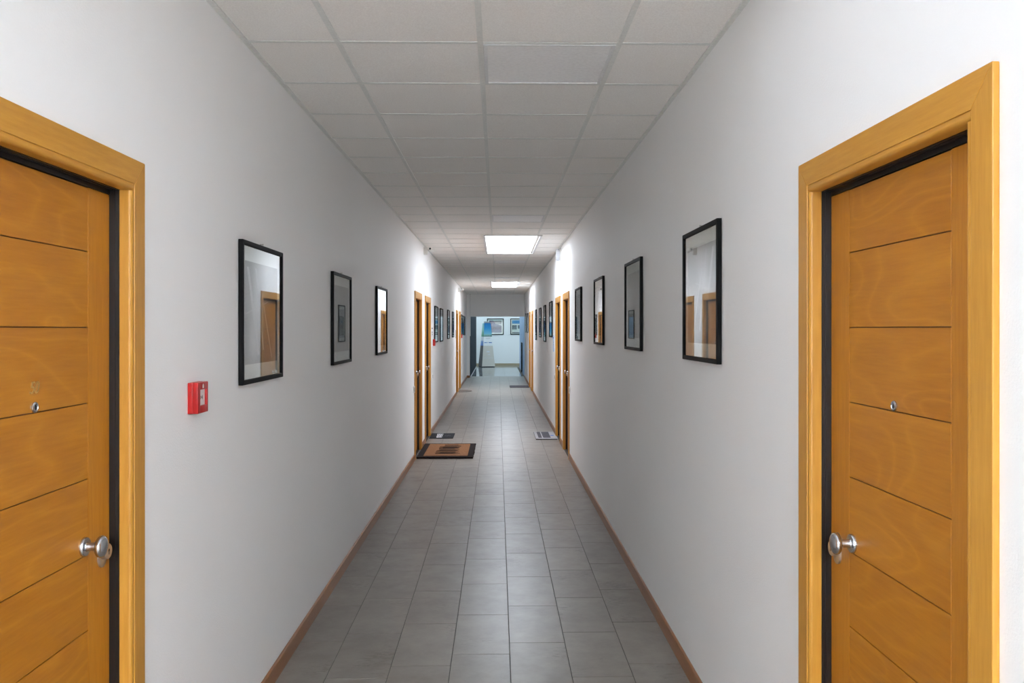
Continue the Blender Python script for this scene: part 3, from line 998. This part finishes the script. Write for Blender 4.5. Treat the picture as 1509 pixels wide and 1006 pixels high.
# dark grille standing against the passage wall
e = empty('radiator', (0.948, 33.3, 0), 'slim dark slatted radiator on the pale blue wall', 'radiator')
boxp('back_panel', 'black_steel', (-0.012, 0, -0.75, 0.75, 0.06, 1.17), e)
for k in range(15):
    boxp('slat', 'navy', (-0.045, -0.012, -0.75 + k * 0.1 + 0.01, -0.75 + k * 0.1 + 0.085, 0.02, 1.17), e, key='rad')


# hall pictures
def hall_picture(x0, x1, z0, z1, label, fn):
    w, h = x1 - x0, z1 - z0
    root = empty('framed_picture', ((x0 + x1) / 2, Y_B, z0), label, 'picture', 'large prints on the hall wall')
    hw, fw = w / 2, 0.035

    def fr(bm):
        for s in (-1, 1):
            bm_box(bm, s * hw, s * (hw - fw), -0.028, -0.002, 0, h, bevel=0.002)
        bm_box(bm, -hw + fw, hw - fw, -0.028, -0.002, 0, fw, bevel=0.002)
        bm_box(bm, -hw + fw, hw - fw, -0.028, -0.002, h - fw, h, bevel=0.002)
    part('frame', fr, 'black_frame', root)
    boxp('mount_board', 'passe', (-hw + fw, hw - fw, -0.010, -0.003, fw, h - fw), root)
    fn(root, hw, h)
    boxp('glass_pane', 'glass', (-hw + fw, hw - fw, -0.018, -0.016, fw, h - fw), root)


def prA(root, hw, h):
    p = boxp('print', 'print_d', (-hw + 0.095, hw - 0.095, -0.0125, -0.010, 0.095, h - 0.095), root)
    part('pale_roof_shape', lambda bm: bm_prism(bm, [(-0.10, h - 0.097), (hw - 0.097, h - 0.097), (hw - 0.097, h - 0.33), (0.0, h - 0.24)], 'y', -0.0132, -0.0125), 'print_e', p)


def prB(root, hw, h):
    boxp('print', 'sky_print', (-hw + 0.085, hw - 0.085, -0.0125, -0.010, h - 0.24, h - 0.085), root)
    boxp('print', 'print_c', (-hw + 0.085, -hw + 0.30, -0.0125, -0.010, 0.24, 0.44), root)
    boxp('print', 'print_c', (-hw + 0.35, hw - 0.085, -0.0125, -0.010, 0.28, 0.44), root)
    boxp('print', 'mat_mid', (-hw + 0.085, hw - 0.085, -0.0125, -0.010, 0.07, 0.11), root)


hall_picture(-0.50, 0.277, 1.435, 2.187, 'large framed violet print behind the tapered display', prA)
hall_picture(0.585, 1.35, 1.435, 2.187, 'large framed print of blue strips beside the pale blue wall', prB)

# ------------------------------------------------------------------ tapered four-sided display
e = empty('display_totem', (-0.50, 38.05, 0), 'tapered four-sided card display with blue sky photograph on top', 'display stand')
e.rotation_euler = (0, 0, math.radians(17))
Z_T = [0.03, 0.95, 1.36, 1.96, 2.03]


def half_w(z):
    return 0.31 - (0.31 - 0.15) * min(1, z / 1.96) ** 0.85


def band(z0, z1, n=6):
    def fn(bm):
        rings = []
        for i in range(n + 1):
            z = z0 + (z1 - z0) * i / n
            r = half_w(z)
            rings.append([bm.verts.new((sx * r, sy * r, z)) for sx, sy in ((-1, -1), (1, -1), (1, 1), (-1, 1))])
        for A, B in zip(rings, rings[1:]):
            for k in range(4):
                bm.faces.new((A[k], A[(k + 1) % 4], B[(k + 1) % 4], B[k]))
        bm.faces.new(rings[0]); bm.faces.new(rings[-1])
    return fn


def sided(name, front, sidecol):
    """card printed differently on the left-hand face"""
    t = NT(name)
    ge = t.new('ShaderNodeTexCoord')
    sx = t.new('ShaderNodeSeparateXYZ'); t.link(ge.outputs['Normal'], sx.inputs[0])
    lt = t.new('ShaderNodeMath', operation='LESS_THAN'); lt.inputs[1].default_value = -0.5
    t.link(sx.outputs['X'], lt.inputs[0])
    mx = t.new('ShaderNodeMix', data_type='RGBA')
    t.link(lt.outputs[0], mx.inputs['Factor'])
    if callable(front):
        t.link(front(t), mx.inputs['A'])
    else:
        mx.inputs['A'].default_value = front
    if callable(sidecol):
        t.link(sidecol(t), mx.inputs['B'])
    else:
        mx.inputs['B'].default_value = sidecol
    t.link(mx.outputs['Result'], t.b.inputs['Base Color'])
    t.b.inputs['Roughness'].default_value = 0.45
    return t.m


def zramp(stops, z0, z1):
    def fn(t):
        tc = t.new('ShaderNodeTexCoord'); s = t.new('ShaderNodeSeparateXYZ'); t.link(tc.outputs['Object'], s.inputs[0])
        mr = t.new('ShaderNodeMapRange'); mr.inputs['From Min'].default_value = z0; mr.inputs['From Max'].default_value = z1
        n = t.new('ShaderNodeTexNoise', Scale=14.0, Detail=3.0); t.link(tc.outputs['Object'], n.inputs['Vector'])
        mm = t.new('ShaderNodeMath', operation='MULTIPLY_ADD'); mm.inputs[1].default_value = 0.12; mm.inputs[2].default_value = -0.06
        t.link(n.outputs['Fac'], mm.inputs[0])
        t.link(s.outputs['Z'], mr.inputs['Value'])
        ad = t.new('ShaderNodeMath', operation='ADD'); t.link(mr.outputs[0], ad.inputs[0]); t.link(mm.outputs[0], ad.inputs[1])
        return t.ramp(ad.outputs[0], stops)
    return fn


m_top = sided('sky photograph card', zramp([(0.0, S(40, 90, 90)), (0.10, S(150, 190, 180)), (0.22, S(120, 190, 214)), (0.6, S(46, 148, 206)), (1.0, S(24, 112, 180))], 1.36, 1.96),
              zramp([(0.0, S(60, 150, 110)), (0.5, S(150, 205, 190)), (1.0, S(160, 216, 226))], 1.36, 1.96))
m_mid = sided('white card', S(248, 249, 250), zramp([(0.0, S(70, 120, 205)), (0.45, S(120, 160, 220)), (0.6, S(226, 232, 244)), (1.0, S(232, 236, 244))], 0.95, 1.36))
m_low = sided('beige card', S(226, 219, 208), S(58, 56, 60))
part('lower_band', band(0.03, 0.95, 8), m_low, e)
part('middle_band', band(0.95, 1.36, 4), m_mid, e)
part('photo_band', band(1.36, 1.96, 6), m_top, e)
part('top_cap', lambda bm: bm_box(bm, -0.10, 0.10, -0.10, 0.10, 1.96, 2.04, bevel=0.01), 'grey_plastic', e)
part('base_ring', lambda bm: bm_box(bm, -0.29, 0.29, -0.29, 0.29, 0.0, 0.03), 'mat_dark', e)


def face_mark(name, u0, u1, z0, z1, mat):
    def fn(bm):
        vs = []
        for off in (0.001, 0.003):
            for (u, z) in ((u0, z0), (u1, z0), (u1, z1), (u0, z1)):
                vs.append(bm.verts.new((u, -half_w(z) - off, z)))
        for f in ((0, 1, 2, 3), (4, 5, 6, 7), (0, 1, 5, 4), (1, 2, 6, 5), (2, 3, 7, 6), (3, 0, 4, 7)):
            bm.faces.new([vs[i] for i in f])
    part(name, fn, mat, e)


for (a, b) in ((-0.17, -0.08), (-0.06, -0.02), (0.03, 0.18)):
    face_mark('logo_mark', a, b, 1.075, 1.105, 'mat_blue')
face_mark('text_line', -0.12, 0.12, 1.285, 1.295, 'grey_plastic')
face_mark('text_line', -0.08, 0.08, 1.255, 1.263, 'grey_plastic')
face_mark('white_mark', -0.07, 0.07, 0.66, 0.71, 'paper')
face_mark('white_mark', -0.02, 0.09, 0.54, 0.565, 'paper')
face_mark('white_mark', -0.22, 0.22, 0.40, 0.412, 'paper')
